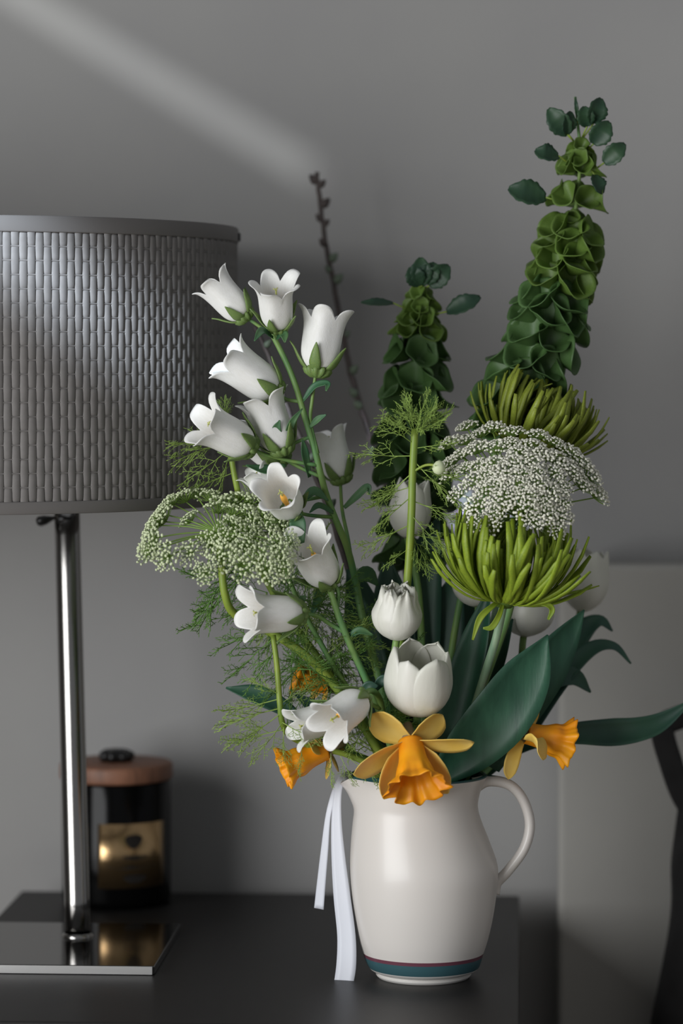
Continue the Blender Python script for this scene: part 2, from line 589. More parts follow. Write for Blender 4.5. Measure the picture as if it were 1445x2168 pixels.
# ------------------------------------------------------------------ canister
cb = Q(247, 1909)
cd = cb.y - D0
cs = cb.y / F
cz = lambda y: P(247, y, cd).z
t = thing('canister', 'black glass canister with wooden lid and bronze label behind the lamp pole', 'canister', cb)
CM = Matrix.Translation(Vector((cb.x, cb.y, 0)))
R_ = 116 * cs
zl = cz(1648)
part('jar', MB().lathe([(R_ * .9, .0005), (R_ * .97, .002), (R_, .008), (R_, zl - .002), (R_ * .98, zl)], 56, CM, True, True), M['jar'], t)
zt_ = cz(1612)
lid = part('lid', MB().lathe([(R_ * .97, zl), (R_ * 1.02, zl + .0005), (R_ * 1.035, zl + .003), (R_ * 1.035, zt_ - .003), (R_ * 1.015, zt_ - .0006), (R_ * .99, zt_), (.002, zt_ + .0004)], 56, CM, True, True), M['lid'], t)
kz = zt_
kb = MB()
rows = []
for r, z in ((.013, 0), (.0145, .002), (.0165, .005), (.0155, .009), (.010, .0118), (.001, .0125)):
    rows.append([CM @ Vector((r * (1 + .10 * math.cos(7 * k * 2 * math.pi / 42)) * math.cos(k * 2 * math.pi / 42), r * (1 + .10 * math.cos(7 * k * 2 * math.pi / 42)) * math.sin(k * 2 * math.pi / 42), kz + z)) for k in range(42)])
kb.grid(rows, True, True, True)
part('knob', kb, M['black'], lid)
za, zb_ = cz(1862), cz(1728)


def onjar(px, z, off):
    s = max(-.999, min(.999, (px - 247) * cs / R_))
    a = math.asin(s)
    return Vector((cb.x + (R_ + off) * math.sin(a), cb.y - (R_ + off) * math.cos(a), z))


lab = part('paper_label', MB().grid([[onjar(217 + (348 - 217) * j / 16, z, .0006) for j in range(17)] for z in (za, zb_)]), M['label'], t, thick=.0008)
pm = MB()


def blob(px, py, rx, ry, n=18):
    z = cz(py)
    cpt = onjar(px, z, .0013)
    b = len(pm.v)
    pm.v.append(cpt)
    for k in range(n):
        a = k * 2 * math.pi / n
        q = 1 + .12 * math.sin(3 * a)
        pm.v.append(onjar(px + rx * q * math.cos(a), z + ry * q * math.sin(a) * cs, .0013))
    for k in range(n):
        pm.f.append((b, b + 1 + k, b + 1 + (k + 1) % n))


blob(290, 1764, 17, 15)
blob(292, 1798, 24, 4)
blob(285, 1818, 46, 3.2)
blob(292, 1842, 22, 9)
part('label_print', pm, M['print'], lab)

# ------------------------------------------------------------------ jug
jc = Q(896, 2067)
jd = jc.y - D0
jz = lambda y: P(896, y, jd).z
#      y, left half width, right half width (pixels)
JP = [(2067, 96, 96), (2063, 100, 100), (2060, 101, 101), (2058, 98, 98), (2055, 101, 101), (2049, 113, 115), (2035, 122, 122), (2017, 128, 127), (1985, 138, 137), (1940, 147, 147), (1890, 154, 154),
      (1835, 157, 157), (1780, 154, 139), (1740, 150, 123), (1712, 147, 115), (1690, 149, 116), (1668, 151, 122), (1650, 154, 130), (1641, 156, 134)]
ZT = [jz(2046), jz(2024), jz(2015), jz(1643.5)]
M['jug'] = jug_mat()
M['jug_in'] = mat('teal_glaze', '1e4446', .2)
prof = cr([(float(a), float(b), float(c)) for a, b, c in JP], 4)
NJ = 72


def jring(y, l, r, inset=0.0, dz=0.0):
    hw, cx = (l + r) / 2 * S, (r - l) / 2 * S
    z = jz(y) + dz
    f = max(0, min(1, (1725 - y) / 85)) ** 1.6       # how much of the spout
    ring = []
    for k in range(NJ):
        a = k * 2 * math.pi / NJ
        d = abs((a - math.pi + math.pi) % (2 * math.pi) - math.pi)     # angle from the spout (a = pi)
        g = math.exp(-(d / .33) ** 2)
        rr = hw - inset + f * g * .0085
        ring.append(Vector((jc.x + cx + rr * math.cos(a), jc.y + (rr if g < .01 else hw - inset) * math.sin(a) * (1 - .12 * f * math.exp(-((d - .5) / .3) ** 2)),
                            z + f * (-.0075 * math.exp(-(d / .25) ** 2) + .003 * math.exp(-((d - .75) / .3) ** 2)))))
    return ring


t = thing('jug', 'cream-white ceramic jug with teal and maroon bands at its foot', 'jug', Vector((jc.x, jc.y, 0)))
rows = [jring(*q) for q in prof]
rows += [jring(1640, 154, 132, .0005, .0008), jring(1641, 154, 132, .0030, .0006)]
part('body', MB().grid(rows, True, True, False), M['jug'], t)
part('lining', MB().grid([jring(1641, 154, 132, .0030, .0006)] + [jring(y, l, r, .0038) for y, l, r in reversed(prof[8:])], True, False, True), M['jug_in'], t)
hp = cr([(1004, 1663), (1035, 1653), (1078, 1662), (1107, 1694), (1121, 1745), (1109, 1796), (1076, 1842), (1052, 1868), (1042, 1888)], 6)
hm = MB()
hpts = [P(x, y, jd) for x, y in hp]
rows = []
for i, p in enumerate(hpts):
    tg = (hpts[min(i + 1, len(hpts) - 1)] - hpts[max(i - 1, 0)]).normalized()
    sd = tg.cross(Vector((0, 1, 0))).normalized()
    u = i / (len(hpts) - 1)
    ra = (11 + 7 * math.exp(-u * 14) + 6 * max(0, u - .88) / .12) * S
    rb = (16 + 6 * math.exp(-u * 12) - 3 * u) * S
    rows.append([p + sd * ra * math.cos(k * 2 * math.pi / 20) + Vector((0, 1, 0)) * rb * math.sin(k * 2 * math.pi / 20) for k in range(20)])
hm.grid(rows, True, True, True)
part('handle', hm, M['jug'], t)

# ------------------------------------------------------------------ ribbon
t = thing('ribbon', 'white satin ribbon with two tails hanging from the jug spout', 'ribbon', P(724, 1646, 0))
rb = cr([(742, 1642, .0, 16), (726, 1644, -.006, 14), (710, 1672, -.012, 13), (695, 1725, -.014, 12), (687, 1800, -.014, 17), (680, 1870, -.013, 20), (675, 1924, -.012, 22)], 6)
part('short_tail', MB().sheet([P(x, y, d) for x, y, d, _ in rb], [q[3] * S for q in rb], Vector((-.45, -1, .1)), .1, 5), M['ribbon'], t, thick=.0004)
rb = cr([(744, 1640, .0, 18), (729, 1645, -.010, 16), (716, 1672, -.018, 16), (712, 1735, -.022, 22), (716, 1815, -.026, 30), (724, 1900, -.030, 37), (733, 1980, -.033, 40), (733, 2040, -.035, 43), (727, 2084, -.036, 42)], 6)
part('long_tail', MB().sheet([P(x, y, d) for x, y, d, _ in rb], [q[3] * S for q in rb], Vector((-.3, -1, .1)), .06, 5), M['ribbon'], t, thick=.0004)

# ------------------------------------------------------------------ flower builders
random.seed(7)


def stem(parent, pts, r0, r1, m, name='stem', n=8, rough=0.0):
    q = cr(pts, 5)
    pp = [P(*a) for a in q]
    if rough:
        pp = [p + Vector((random.uniform(-1, 1), 0, random.uniform(-1, 1))) * rough for p in pp]
    k = len(pp) - 1
    return part(name, MB().tube(pp, [(r0 + (r1 - r0) * i / k) * S for i in range(k + 1)], n), m, parent)


def leaf(parent, pts, wid, m, nrm=(0, -1, .2), cup=.25, name='leaf', scallop=0, wave=0.0, twist=None, thick=.0005):
    q = cr([tuple(a) + (b,) for a, b in zip(pts, wid)], 6)
    pp = [P(a[0], a[1], a[2]) for a in q]
    ww = [max(.6, a[3]) * S for a in q]
    if scallop:
        k = len(ww) - 1
        ww = [w_ * (1 + .16 * abs(math.sin(math.pi * scallop * i / k)) - .1) for i, w_ in enumerate(ww)]
    if wave:
        N = Vector(nrm).normalized()
        pp = [p + N * wave * math.sin(i * .9) for i, p in enumerate(pp)]
    return part(name, MB().sheet(pp, ww, nrm, cup, 7, twist=twist), m, parent, thick=thick)


# --- campanula
BELL_PROF = [(0, (.03, .0)), (.05, (.13, .005)), (.12, (.22, .05)), (.25, (.285, .19)), (.45, (.305, .40)), (.62, (.31, .58)), (.75, (.325, .73)), (.85, (.355, .85)), (.92, (.395, .93)), (.97, (.44, .975)), (1.0, (.48, .985))]


def bell_mesh(seed, flare=1.0):
    rn = random.Random(seed)
    rows = []
    nt_, na = 20, 70
    amp = [rn.uniform(.85, 1.1) for _ in range(5)]
    curl = [rn.uniform(.7, 1.2) for _ in range(5)]
    pts = cr([(a, b[0], b[1]) for a, b in BELL_PROF], 3)
    tabr = [(a, r) for a, r, z in pts]
    tabz = [(a, z) for a, r, z in pts]
    for i in range(nt_ + 1):
        row = []
        for k in range(na):
            ph = k * 2 * math.pi / na
            lb_ = int(k / (na / 5)) % 5
            s = ((k / (na / 5)) % 1) * 2 - 1
            e = .79 + .21 * amp[lb_] * (max(0, 1 - abs(s) ** 2.2)) ** .6
            tt = min(1.0, i / nt_ * e)
            r, z = lerp_tab(tabr, tt), lerp_tab(tabz, tt)
            lobe = max(0, (tt - .72) / .28)
            r += lobe * (flare - 1) * .14 * curl[lb_] + lobe * .05 * (curl[lb_] - 1)
            r *= 1 + .035 * math.cos(5 * ph + math.pi) * min(1, tt * 3) * (1 - lobe * .5)
            r += .006 * math.sin(3 * ph + seed) * tt
            ang = ph - (s * .12 * lobe * (2 * math.pi / 10)) * 2
            row.append((r * math.cos(ang), r * math.sin(ang), z))
        rows.append(row)
    return MB().grid(rows, True, True).mesh('bell', M['bell'])


BELLS = [bell_mesh(1, 1.0), bell_mesh(2, 1.25), bell_mesh(3, .9), bell_mesh(4, 1.1)]


def calyx_mesh():
    m = MB()
    rn = random.Random(3)
    rows = []
    for r, z in ((.03, -.13), (.10, -.125), (.17, -.08), (.20, -.02), (.19, .02), (.14, .03)):
        rows.append([(r * (1 + .16 * math.cos(10 * k * 2 * math.pi / 40)) * math.cos(k * 2 * math.pi / 40), r * (1 + .16 * math.cos(10 * k * 2 * math.pi / 40)) * math.sin(k * 2 * math.pi / 40), z) for k in range(40)])
    m.grid(rows, True, True)
    for j in range(5):
        a = (j + .5) * 2 * math.pi / 5 + rn.uniform(-.1, .1)
        o = Vector((math.cos(a), math.sin(a), 0))
        out = rn.uniform(.0, .12)
        pts = [o * .17 + ZZ * -.02, o * .26 + ZZ * .05, o * (.32 + out * .3) + ZZ * .17, o * (.345 + out * .8) + ZZ * .29, o * (.36 + out * 1.4) + ZZ * .38]
        q = cr([tuple(p) for p in pts], 3)
        wd = [lerp_tab([(0, .15), (.3, .2), (.6, .13), (1, .01)], i / (len(q) - 1)) for i in range(len(q))]
        m.sheet(q, wd, o, -.25, 5)
        pts = [o * .18 + ZZ * -.03, o * .28 + ZZ * -.07, o * .27 + ZZ * -.14]
    return m.mesh('calyx', M['calyx'])


CALYX = calyx_mesh()
PISTIL = MB().tube([(0, 0, .05), (.01, 0, .3), (.02, .0, .5), (.03, 0, .66)], [.035, .045, .06, .04], 8).mesh('pistil', M['pistil'])
_m = MB()
_m.tube([(.03, 0, .64), (.04, 0, .8)], [.02, .016], 6)
for j in range(3):
    a = j * 2.1
    _m.tube([(.04, 0, .79), (.04 + .03 * math.cos(a), .03 * math.sin(a), .84), (.04 + .06 * math.cos(a), .06 * math.sin(a), .82)], [.014, .012, .006], 5)
STIG = _m.mesh('stigma', M['pistil_tip'])


def bell(parent, bx, by, mx, my, L, tow, d=0.0, kind=0, roll=0.0, cal=True):
    ax = AX(mx - bx, my - by, tow)
    mw = frame(P(bx, by, d), ax, L * S, roll)
    b = inst('bell', BELLS[kind % 4], parent, mw, .012)
    if cal:
        sub('calyx', CALYX, b, .02)
    sub('pistil', PISTIL, b)
    sub('stigma', STIG, b)
    return b


JT = lambda x, d=0.0: (x, 1760, d)       # where stems end inside the jug
t = thing('campanula', 'tallest stem of white bell flowers, before the lampshade edge', 'flower', P(850, 1700, -.01), 'white campanula stems')
stem(t, [(572, 700, -.03), (600, 755, -.03), (625, 815, -.03), (650, 900, -.028), (668, 960, -.025), (688, 1040, -.02), (710, 1100, -.015), (733, 1155, -.01), (750, 1220, 0), (768, 1310, .0), (805, 1450, 0), (840, 1600, 0), JT(865)], 6, 9, M['stem'])
for pts in ([(515, 668, -.03), (545, 688, -.03), (578, 712, -.03)], [(592, 690, -.03), (588, 705, -.03), (582, 718, -.03)],
            [(668, 790, -.03), (660, 850, -.03), (657, 895, -.027), (672, 960, -.026)], [(582, 828, -.03), (605, 845, -.025), (634, 850, -.028)],
            [(598, 952, -.03), (630, 935, -.028), (657, 925, -.027)], [(527, 945, -.035), (560, 962, -.03), (610, 975, -.025), (672, 985, -.024)],
            [(720, 1020, .05), (724, 1080, .03), (736, 1140, .0), (745, 1200, 0)], [(612, 1078, -.04), (650, 1090, -.03), (705, 1095, -.016)],
            [(590, 965, -.02), (625, 985, -.02), (680, 1010, -.022)], [(585, 1055, -.03), (630, 1060, -.025), (690, 1050, -.02)]):
    stem(t, pts, 3.5, 4.5, M['stem'], 'pedicel', 6)
bell(t, 516, 668, 450, 597, 108, 5, -.03, 0, .2)
bell(t, 588, 690, 583, 605, 112, 36, -.035, 1, .3)
bell(t, 672, 782, 690, 665, 132, -4, -.03, 3, .5)
bell(t, 722, 1012, 692, 925, 112, 0, .05, 3, .1)
bell(t, 580, 830, 476, 755, 132, 8, -.03, 0, .6)
bell(t, 597, 950, 557, 850, 122, 4, -.032, 1, .1)
bell(t, 527, 945, 425, 893, 126, 24, -.045, 1, .9)
bell(t, 592, 975, 500, 885, 128, 0, -.012, 2, .2)
bell(t, 614, 1078, 588, 1038, 118, 64, -.045, 0, .63)
bell(t, 590, 1060, 540, 1000, 92, 10, -.02, 2, .1)
for (pts, wd, nr) in (
        ([(578, 715, -.035), (555, 700, -.05), (538, 722, -.06)], [6, 18, 2], (.3, -1, .6)),
        ([(585, 715, -.035), (600, 708, -.045), (603, 725, -.05)], [10, 20, 3], (0, -1, .5)),
        ([(640, 850, -.03), (665, 818, -.035), (692, 812, -.04), (690, 828, -.045)], [6, 16, 14, 3], (0, -1, .8)),
        ([(655, 905, -.03), (672, 888, -.035), (690, 878, -.04)], [5, 14, 3], (0, -1, .3)),
        ([(600, 950, -.035), (585, 915, -.045), (592, 890, -.05)], [8, 22, 3], (0, -1, .1)),
        ([(600, 955, -.035), (615, 900, -.045), (640, 865, -.045)], [6, 15, 2], (.4, -1, .2)),
        ([(605, 985, -.03), (565, 995, -.035), (520, 985, -.04)], [8, 26, 3], (0, -1, .9)),
        ([(728, 1075, .01), (755, 1050, .01), (778, 1030, .01), (782, 1048, .01)], [8, 16, 14, 3], (0, -1, .5)),
        ([(705, 1085, -.02), (675, 1070, -.03), (655, 1085, -.035)], [8, 14, 2], (.2, -1, .5)),
        ([(625, 1075, -.055), (630, 1110, -.06), (640, 1150, -.062)], [10, 34, 8], (-.1, -1, .1)),
        ([(655, 1010, -.02), (645, 960, -.03), (640, 930, -.035)], [8, 18, 3], (.5, -1, .1)),
        ([(640, 1060, -.03), (665, 1040, -.03), (695, 1060, -.03)], [8, 22, 3], (0, -1, .6)),
        ([(660, 1300, 0), (690, 1230, .01), (715, 1190, .01)], [10, 30, 3], (0, -1, .2)),
        ([(745, 1230, .01), (775, 1215, .015), (800, 1240, .02)], [8, 34, 4], (.1, -1, .1))):
    leaf(t, pts, wd, M['leaf_mid'], nr, .3)

t = thing('campanula', 'mid-height stem with two white bell flowers opening left below the green umbel', 'flower', P(860, 1700, -.02), 'white campanula stems')
stem(t, [(692, 1228, -.05), (715, 1300, -.05), (745, 1375, -.045), (775, 1440, -.04), (800, 1500, -.035), (835, 1610, -.03), JT(860, -.01)], 7, 8, M['stem'])
stem(t, [(634, 1300, -.075), (668, 1303, -.06), (700, 1322, -.048), (728, 1338, -.047)], 4, 5, M['stem'], 'pedicel', 6)
stem(t, [(694, 1228, -.05), (715, 1250, -.045), (712, 1290, -.048)], 4, 5, M['stem'], 'pedicel', 6)
bell(t, 692, 1228, 650, 1150, 128, 40, -.05, 3, .3)
bell(t, 632, 1298, 530, 1297, 124, 26, -.075, 1, .2)
for (pts, wd, nr) in (
        ([(690, 1230, -.05), (705, 1225, -.055), (712, 1205, -.055)], [10, 22, 3], (0, -1, .2)),
        ([(630, 1290, -.05), (638, 1270, -.055), (648, 1262, -.055)], [8, 16, 3], (0, -1, .2)),
        ([(735, 1350, -.045), (760, 1335, -.05), (790, 1345, -.05)], [6, 18, 3], (0, -1, .6))):
    leaf(t, pts, wd, M['leaf_mid'], nr, .3)

t = thing('campanula', 'lowest stem with two white bell flowers just left of the open tulip', 'flower', P(850, 1700, -.03), 'white campanula stems')
stem(t, [(766, 1475, -.08), (785, 1462, -.07), (803, 1480, -.05), (815, 1540, -.045), (840, 1640, -.035), JT(855, -.02)], 6, 8, M['stem'])
stem(t, [(715, 1506, -.062), (770, 1490, -.055), (806, 1500, -.048)], 4, 5, M['stem'], 'pedicel', 6)
bell(t, 764, 1480, 694, 1530, 120, 42, -.085, 3, .75)
bell(t, 715, 1510, 625, 1540, 108, 22, -.065, 2, .1)
for (pts, wd, nr) in (
        ([(765, 1475, -.055), (780, 1455, -.06), (800, 1452, -.06)], [10, 26, 3], (0, -1, .3)),
        ([(790, 1465, -.05), (810, 1440, -.055), (838, 1442, -.055)], [8, 22, 3], (0, -1, .3)),
        ([(650, 1545, -.02), (608, 1505, -.015), (545, 1472, -.01), (478, 1456, -.005)], [12, 34, 44, 4], (.1, -1, .55)),
        ([(640, 1540, -.02), (660, 1500, -.02), (625, 1470, -.02)], [10, 30, 4], (.1, -1, .2))):
    leaf(t, pts, wd, M['leaf_dark'], nr, .3)


# --- tulips
def tulip(label, bx, by, tx, ty, L, W, tow, d, stem_pts, roll=0.0, open_=1.0, ruffle=0.0, inner=3, seed=1):
    rn = random.Random(seed)
    t_ = thing('tulip', label, 'flower', P(bx, by, d), 'white tulips')
    mw = frame(P(bx, by, d), AX(tx - bx, ty - by, tow), L * S, roll)
    R0 = W / L / 2
    tab = [(0, .10), (.06, .42), (.15, .70), (.3, .93), (.5, 1.0), (.72, .97 * (.55 + .45 * open_)), (.88, .90 * (.45 + .55 * open_)), (1, .82 * (.30 + .70 * open_))]
    tab = [(a, b) for a, b in cr(tab, 3)]
    for j in range(3 + inner):
        ring = 0 if j < 3 else 1 + (j - 3) // 3
        th0 = j * 2 * math.pi / 3 + ring * math.pi / 3 + rn.uniform(-.08, .08) + (.2 if ring > 1 else 0)
        k = (1.0, .93, .74, .5)[ring]
        LL = rn.uniform(.95, 1.02) * (1 if ring < 2 else .9)
        A = (.92, .88, .8, .8)[ring]
        rows = []
        for i in range(19):
            u = i / 18
            wv = A * (math.sin(math.pi * min(1, (u * .92 + .08)) ** .85) ** .55 if u < 1 else .02)
            wv = A * (max(0.0, 1 - max(0, (u - .48) / .52) ** 2.4) ** .54) * (.75 + .25 * min(1, u / .3))
            wv = max(wv, .03)
            r = lerp_tab(tab, u) * R0 * k
            row = []
            for q in range(11):
                s = q / 5 - 1
                a = th0 + s * wv
                rr = r * (1 + .05 * (1 - s * s) - (.06 * abs(s) if ring == 0 else 0)) + .01 * math.exp(-(s / .12) ** 2) * u
                z = u * LL + .0
                if ruffle:
                    rr += ruffle * math.sin(s * 7 + j * 2.1) * u ** 3
                    z += ruffle * .8 * math.sin(s * 9 + j) * u ** 4 + rn.uniform(-.01, .01) * u
                row.append(mw @ Vector((rr * math.cos(a), rr * math.sin(a), z * (1 - .03 * s * s))))
            rows.append(row)
        part('petal', MB().grid(rows), M['tulip'], t_, thick=.0007)
    pm_ = MB().lathe([(.02, .05), (.06, .1), (.055, .38), (.08, .42), (.02, .45)], 8, mw)
    part('pistil', pm_, M['pistil_tip'], t_)
    stem(t_, [(bx, by - 3, d)] + stem_pts, 8, 9, M['stem'])
    return t_


t1 = tulip('small ruffled white tulip bud above the open tulip, left of its neighbours', 839, 1354, 843, 1236, 120, 102, 20, -.055, [(832, 1420, -.05), (835, 1550, -.03), JT(870, -.01)], .5, .62, .05, 6, 3)
leaf(t1, [(830, 1600, .02), (800, 1450, .03), (765, 1330, .035), (735, 1205, .035)], [40, 62, 70, 5], M['leaf_dark'], (-.2, -1, .1), .3)
leaf(t1, [(840, 1600, .03), (820, 1450, .04), (790, 1320, .045), (762, 1212, .05)], [40, 60, 62, 5], M['leaf_dark'], (.3, -1, .1), .3)
t2 = tulip('open cream-white tulip directly above the front daffodil', 882, 1512, 891, 1372, 156, 138, 26, -.06, [(884, 1580, -.04), JT(890, -.01)], .5, .93, 0, 3, 2)
leaf(t2, [(940, 1670, -.01), (960, 1550, -.005), (985, 1440, 0), (1012, 1340, .0), (1036, 1243, .005)], [60, 84, 80, 58, 3], M['leaf'], (-.5, -1, .2), .45)
t3 = tulip('white tulip half hidden behind the tall feathery green stem', 862, 1140, 876, 1015, 132, 92, 8, .045, [(885, 1250, .05), (893, 1400, .04), (895, 1550, .02), JT(895, .01)], .2, .75, 0, 3, 4)
leaf(t3, [(890, 1650, .03), (880, 1480, .05), (885, 1330, .055), (900, 1180, .06), (930, 1090, .065)], [50, 90, 95, 70, 4], M['leaf_dark'], (.2, -1, .2), .35)
leaf(t3, [(870, 1600, .05), (850, 1420, .06), (830, 1280, .065), (818, 1170, .07)], [50, 80, 85, 5], M['leaf_dark'], (-.3, -1, .2), .35)
t4 = tulip('white tulip peeping out left under the lower lime chrysanthemum', 1012, 1285, 996, 1180, 118, 92, 0, .02, [(1005, 1400, .03), (960, 1560, .02), JT(920, .01)], .4, .8, 0, 3, 5)
leaf(t4, [(930, 1640, .03), (925, 1480, .05), (935, 1340, .06), (975, 1190, .065)], [50, 100, 105, 4], M['leaf_dark'], (-.1, -1, .2), .3)
leaf(t4, [(950, 1640, .04), (960, 1480, .06), (985, 1340, .07), (1015, 1200, .075)], [50, 90, 85, 4], M['leaf_dark'], (.3, -1, .2), .3)
t5 = tulip('shaded white tulip behind the lower lime chrysanthemum stem', 1108, 1348, 1118, 1245, 120, 122, 4, .055, [(1090, 1450, .05), (1000, 1620, .03), JT(935, .02)], .1, .85, 0, 3, 6)
leaf(t5, [(925, 1650, -.02), (990, 1588, -.035), (1062, 1510, -.045), (1117, 1425, -.045), (1159, 1344, -.045)], [36, 104, 128, 100, 3], M['leaf'], (.25, -1, .25), .3)
leaf(t5, [(1030, 1620, .01), (1095, 1510, .015), (1150, 1420, .015), (1197, 1350, .02), (1236, 1291, .02)], [60, 90, 98, 62, 3], M['leaf'], (.4, -1, .1), .3)
leaf(t5, [(950, 1640, .02), (995, 1520, .02), (1045, 1400, .025), (1085, 1310, .03)], [60, 70, 60, 4], M['leaf_dark'], (-.6, -1, .1), .4)
t6 = tulip('blurred white tulip highest at the right, against the headboard top', 1228, 1296, 1252, 1160, 148, 104, 2, .14, [(1200, 1400, .13), (1110, 1550, .08), (1000, 1660, .04), JT(945, .03)], .3, .8, 0, 3, 7)
leaf(t6, [(1100, 1570, .07), (1170, 1430, .09), (1225, 1345, .10), (1268, 1315, .10), (1296, 1336, .10)], [40, 62, 54, 30, 4], M['leaf_dark'], (.1, -1, .7), .3)
leaf(t6, [(1100, 1580, .06), (1180, 1450, .07), (1245, 1378, .08), (1298, 1368, .08), (1335, 1405, .08)], [30, 40, 36, 20, 4], M['leaf_dark'], (.1, -1, .7), .3)
leaf(t6, [(1090, 1540, .06), (1155, 1450, .065), (1210, 1432, .07), (1250, 1466, .07)], [30, 44, 44, 4], M['leaf_dark'], (.1, -1, .5), .3)
leaf(t6, [(1000, 1660, .05), (1100, 1580, .05), (1200, 1556, .045), (1290, 1553, .045), (1350, 1546, .045), (1400, 1528, .05), (1468, 1480, .05)], [20, 34, 46, 62, 54, 40, 3], M['leaf_dark'], (.1, -1, .45), .45)


# --- daffodils
def trumpet_mesh(seed, mw, name_mat, L=1.0, R=.5, tube=.2):
    rn = random.Random(seed)
    ph = [rn.uniform(0, 6.28) for _ in range(4)]
    tab = cr([(0, tube), (.15, tube * 1.02), (.4, tube * 1.15), (.62, tube * 1.5), (.78, R * .72), (.9, R * .93), (1, R * 1.08)], 3)
    rows = []
    na = 96
    for i in range(25):
        u = i / 24
        row = []
        for k in range(na):
            a = k * 2 * math.pi / na
            rf = max(0, (u - .45) / .55) ** 1.5
            r = lerp_tab(tab, u)
            r *= 1 + rf * (.12 * math.sin(9 * a + ph[0]) + .07 * math.sin(14 * a + ph[1])) + .03 * math.sin(6 * a) * u
            tooth = abs(((k * 19 / na) % 1) * 2 - 1)
            z = u * L + (rf ** 3) * (.10 * tooth + .05 * math.sin(5 * a + ph[2]) - .05)
            row.append(mw @ Vector((r * math.cos(a), r * math.sin(a), z)))
        rows.append(row)
    return MB().grid(rows, True)


def daffodil(label, cx, cy, d, mx, my, L, R, tow, petals, stem_pts, seed=1, tube=20):
    t_ = thing('daffodil', label, 'flower', P(cx, cy, d), 'yellow daffodils')
    ax = AX(mx - cx, my - cy, tow)
    mw = frame(P(cx, cy, d), ax, S, .3)
    part('trumpet', trumpet_mesh(seed, mw, 'x', L, R, tube), M['trump'], t_, thick=.0006)
    c = P(cx, cy, d)
    for (px, py, dd, wv, bend, *face) in petals:
        tip = P(px, py, d + dd)
        mid = (c + tip) / 2 + ax * bend * S
        q = cr([tuple(c), tuple(c.lerp(mid, .55) + ax * bend * .2 * S), tuple(mid), tuple(mid.lerp(tip, .6) + ax * bend * .25 * S), tuple(tip)], 4)
        wd = [max(.5, wv * lerp_tab([(0, .32), (.2, .62), (.45, .95), (.65, 1.0), (.82, .80), (.93, .46), (1, .05)], i / (len(q) - 1))) * S for i in range(len(q))]
        part('petal', MB().sheet(q, wd, (ax * (1 - face[0]) - FW * face[0]) if face else ax, .22, 9), M['daff'], t_, thick=.0006)
    b = c - ax * 42 * S
    part('flower_tube', MB().tube([c, c - ax * 20 * S, b], [tube * .9 * S, 12 * S, 9 * S], 10), M['throat'], t_)
    q = cr([tuple(b)] + [tuple(P(*a)) for a in stem_pts], 5)
    part('stem', MB().tube(q, 8 * S, 8), M['stem'], t_)
    return t_


daffodil('front yellow daffodil with frilled orange trumpet over the jug rim', 868, 1570, -.085, 878, 1640, 112, 58, 34,
         [(787, 1512, .0, 86, 4), (937, 1514, .0, 80, 4), (1003, 1572, -.01, 58, 6), (948, 1680, -.004, 74, -10), (812, 1692, -.004, 72, -12), (748, 1640, -.012, 84, -2)],
         [(870, 1590, -.03), (872, 1650, -.01), JT(875, 0)], 1, 25)
daffodil('left daffodil with orange trumpet hanging below the lowest white bells', 690, 1588, -.035, 622, 1616, 100, 40, 12,
         [(660, 1540, .02, 44, 0), (690, 1650, .0, 36, -8), (735, 1560, .02, 44, -8), (655, 1575, -.02, 34, 6), (712, 1628, .03, 40, -6), (640, 1560, .03, 40, 0)],
         [(745, 1595, -.02), (800, 1630, -.01), JT(850, 0)], 2, 20)
daffodil('right daffodil in profile with orange trumpet above the jug handle', 1112, 1552, -.03, 1198, 1574, 98, 47, -12,
         [(1136, 1482, .02, 50, -4, .55), (1138, 1592, -.035, 62, 10, .7), (1076, 1650, -.01, 36, -8, .7), (1104, 1490, .01, 44, -6, .5), (1084, 1600, .03, 44, -8, .5), (1124, 1500, .04, 44, 0, .4)],
         [(1060, 1590, .0), (1000, 1640, .01), JT(940, .01)], 3, 22)
daffodil('small daffodil half hidden in feathery foliage left of the stems', 690, 1452, .03, 652, 1440, 70, 34, 8,
         [(668, 1398, 0, 40, 0), (690, 1482, -.01, 38, 0), (655, 1480, .01, 36, 0), (700, 1410, .01, 34, 0)],
         [(745, 1500, .03), (800, 1600, .02), JT(850, .02)], 4, 17)


# --- chrysanthemums
def floret_mesh(seed, m, curve):
    rn = random.Random(seed)
    pts = []
    for i in range(8):
        u = i / 7
        x = u * math.cos(curve * u) * .9
        z = u * math.sin(curve * u) + .18 * u * u
        pts.append((x, rn.uniform(-.02, .02) * u, z))
    ww = [.05, .062, .072, .08, .088, .098, .10, .055]
    mb_ = MB()
    rows = []
    for i, p in enumerate(pts):
        p = Vector(p)
        tg = (Vector(pts[min(i + 1, 7)]) - Vector(pts[max(i - 1, 0)])).normalized()
        sd = Vector((0, 1, 0))
        nn = sd.cross(tg)
        r = ww[i] * .5
        rows.append([p + sd * (r * math.cos(a)) - nn * (r * .55 * math.sin(a) if math.sin(a) < 0 else r * .1 * math.sin(a)) for a in [k * 2 * math.pi / 7 for k in range(7)]])
    mb_.grid(rows, True, True, True)
    return mb_.mesh('floret', m)


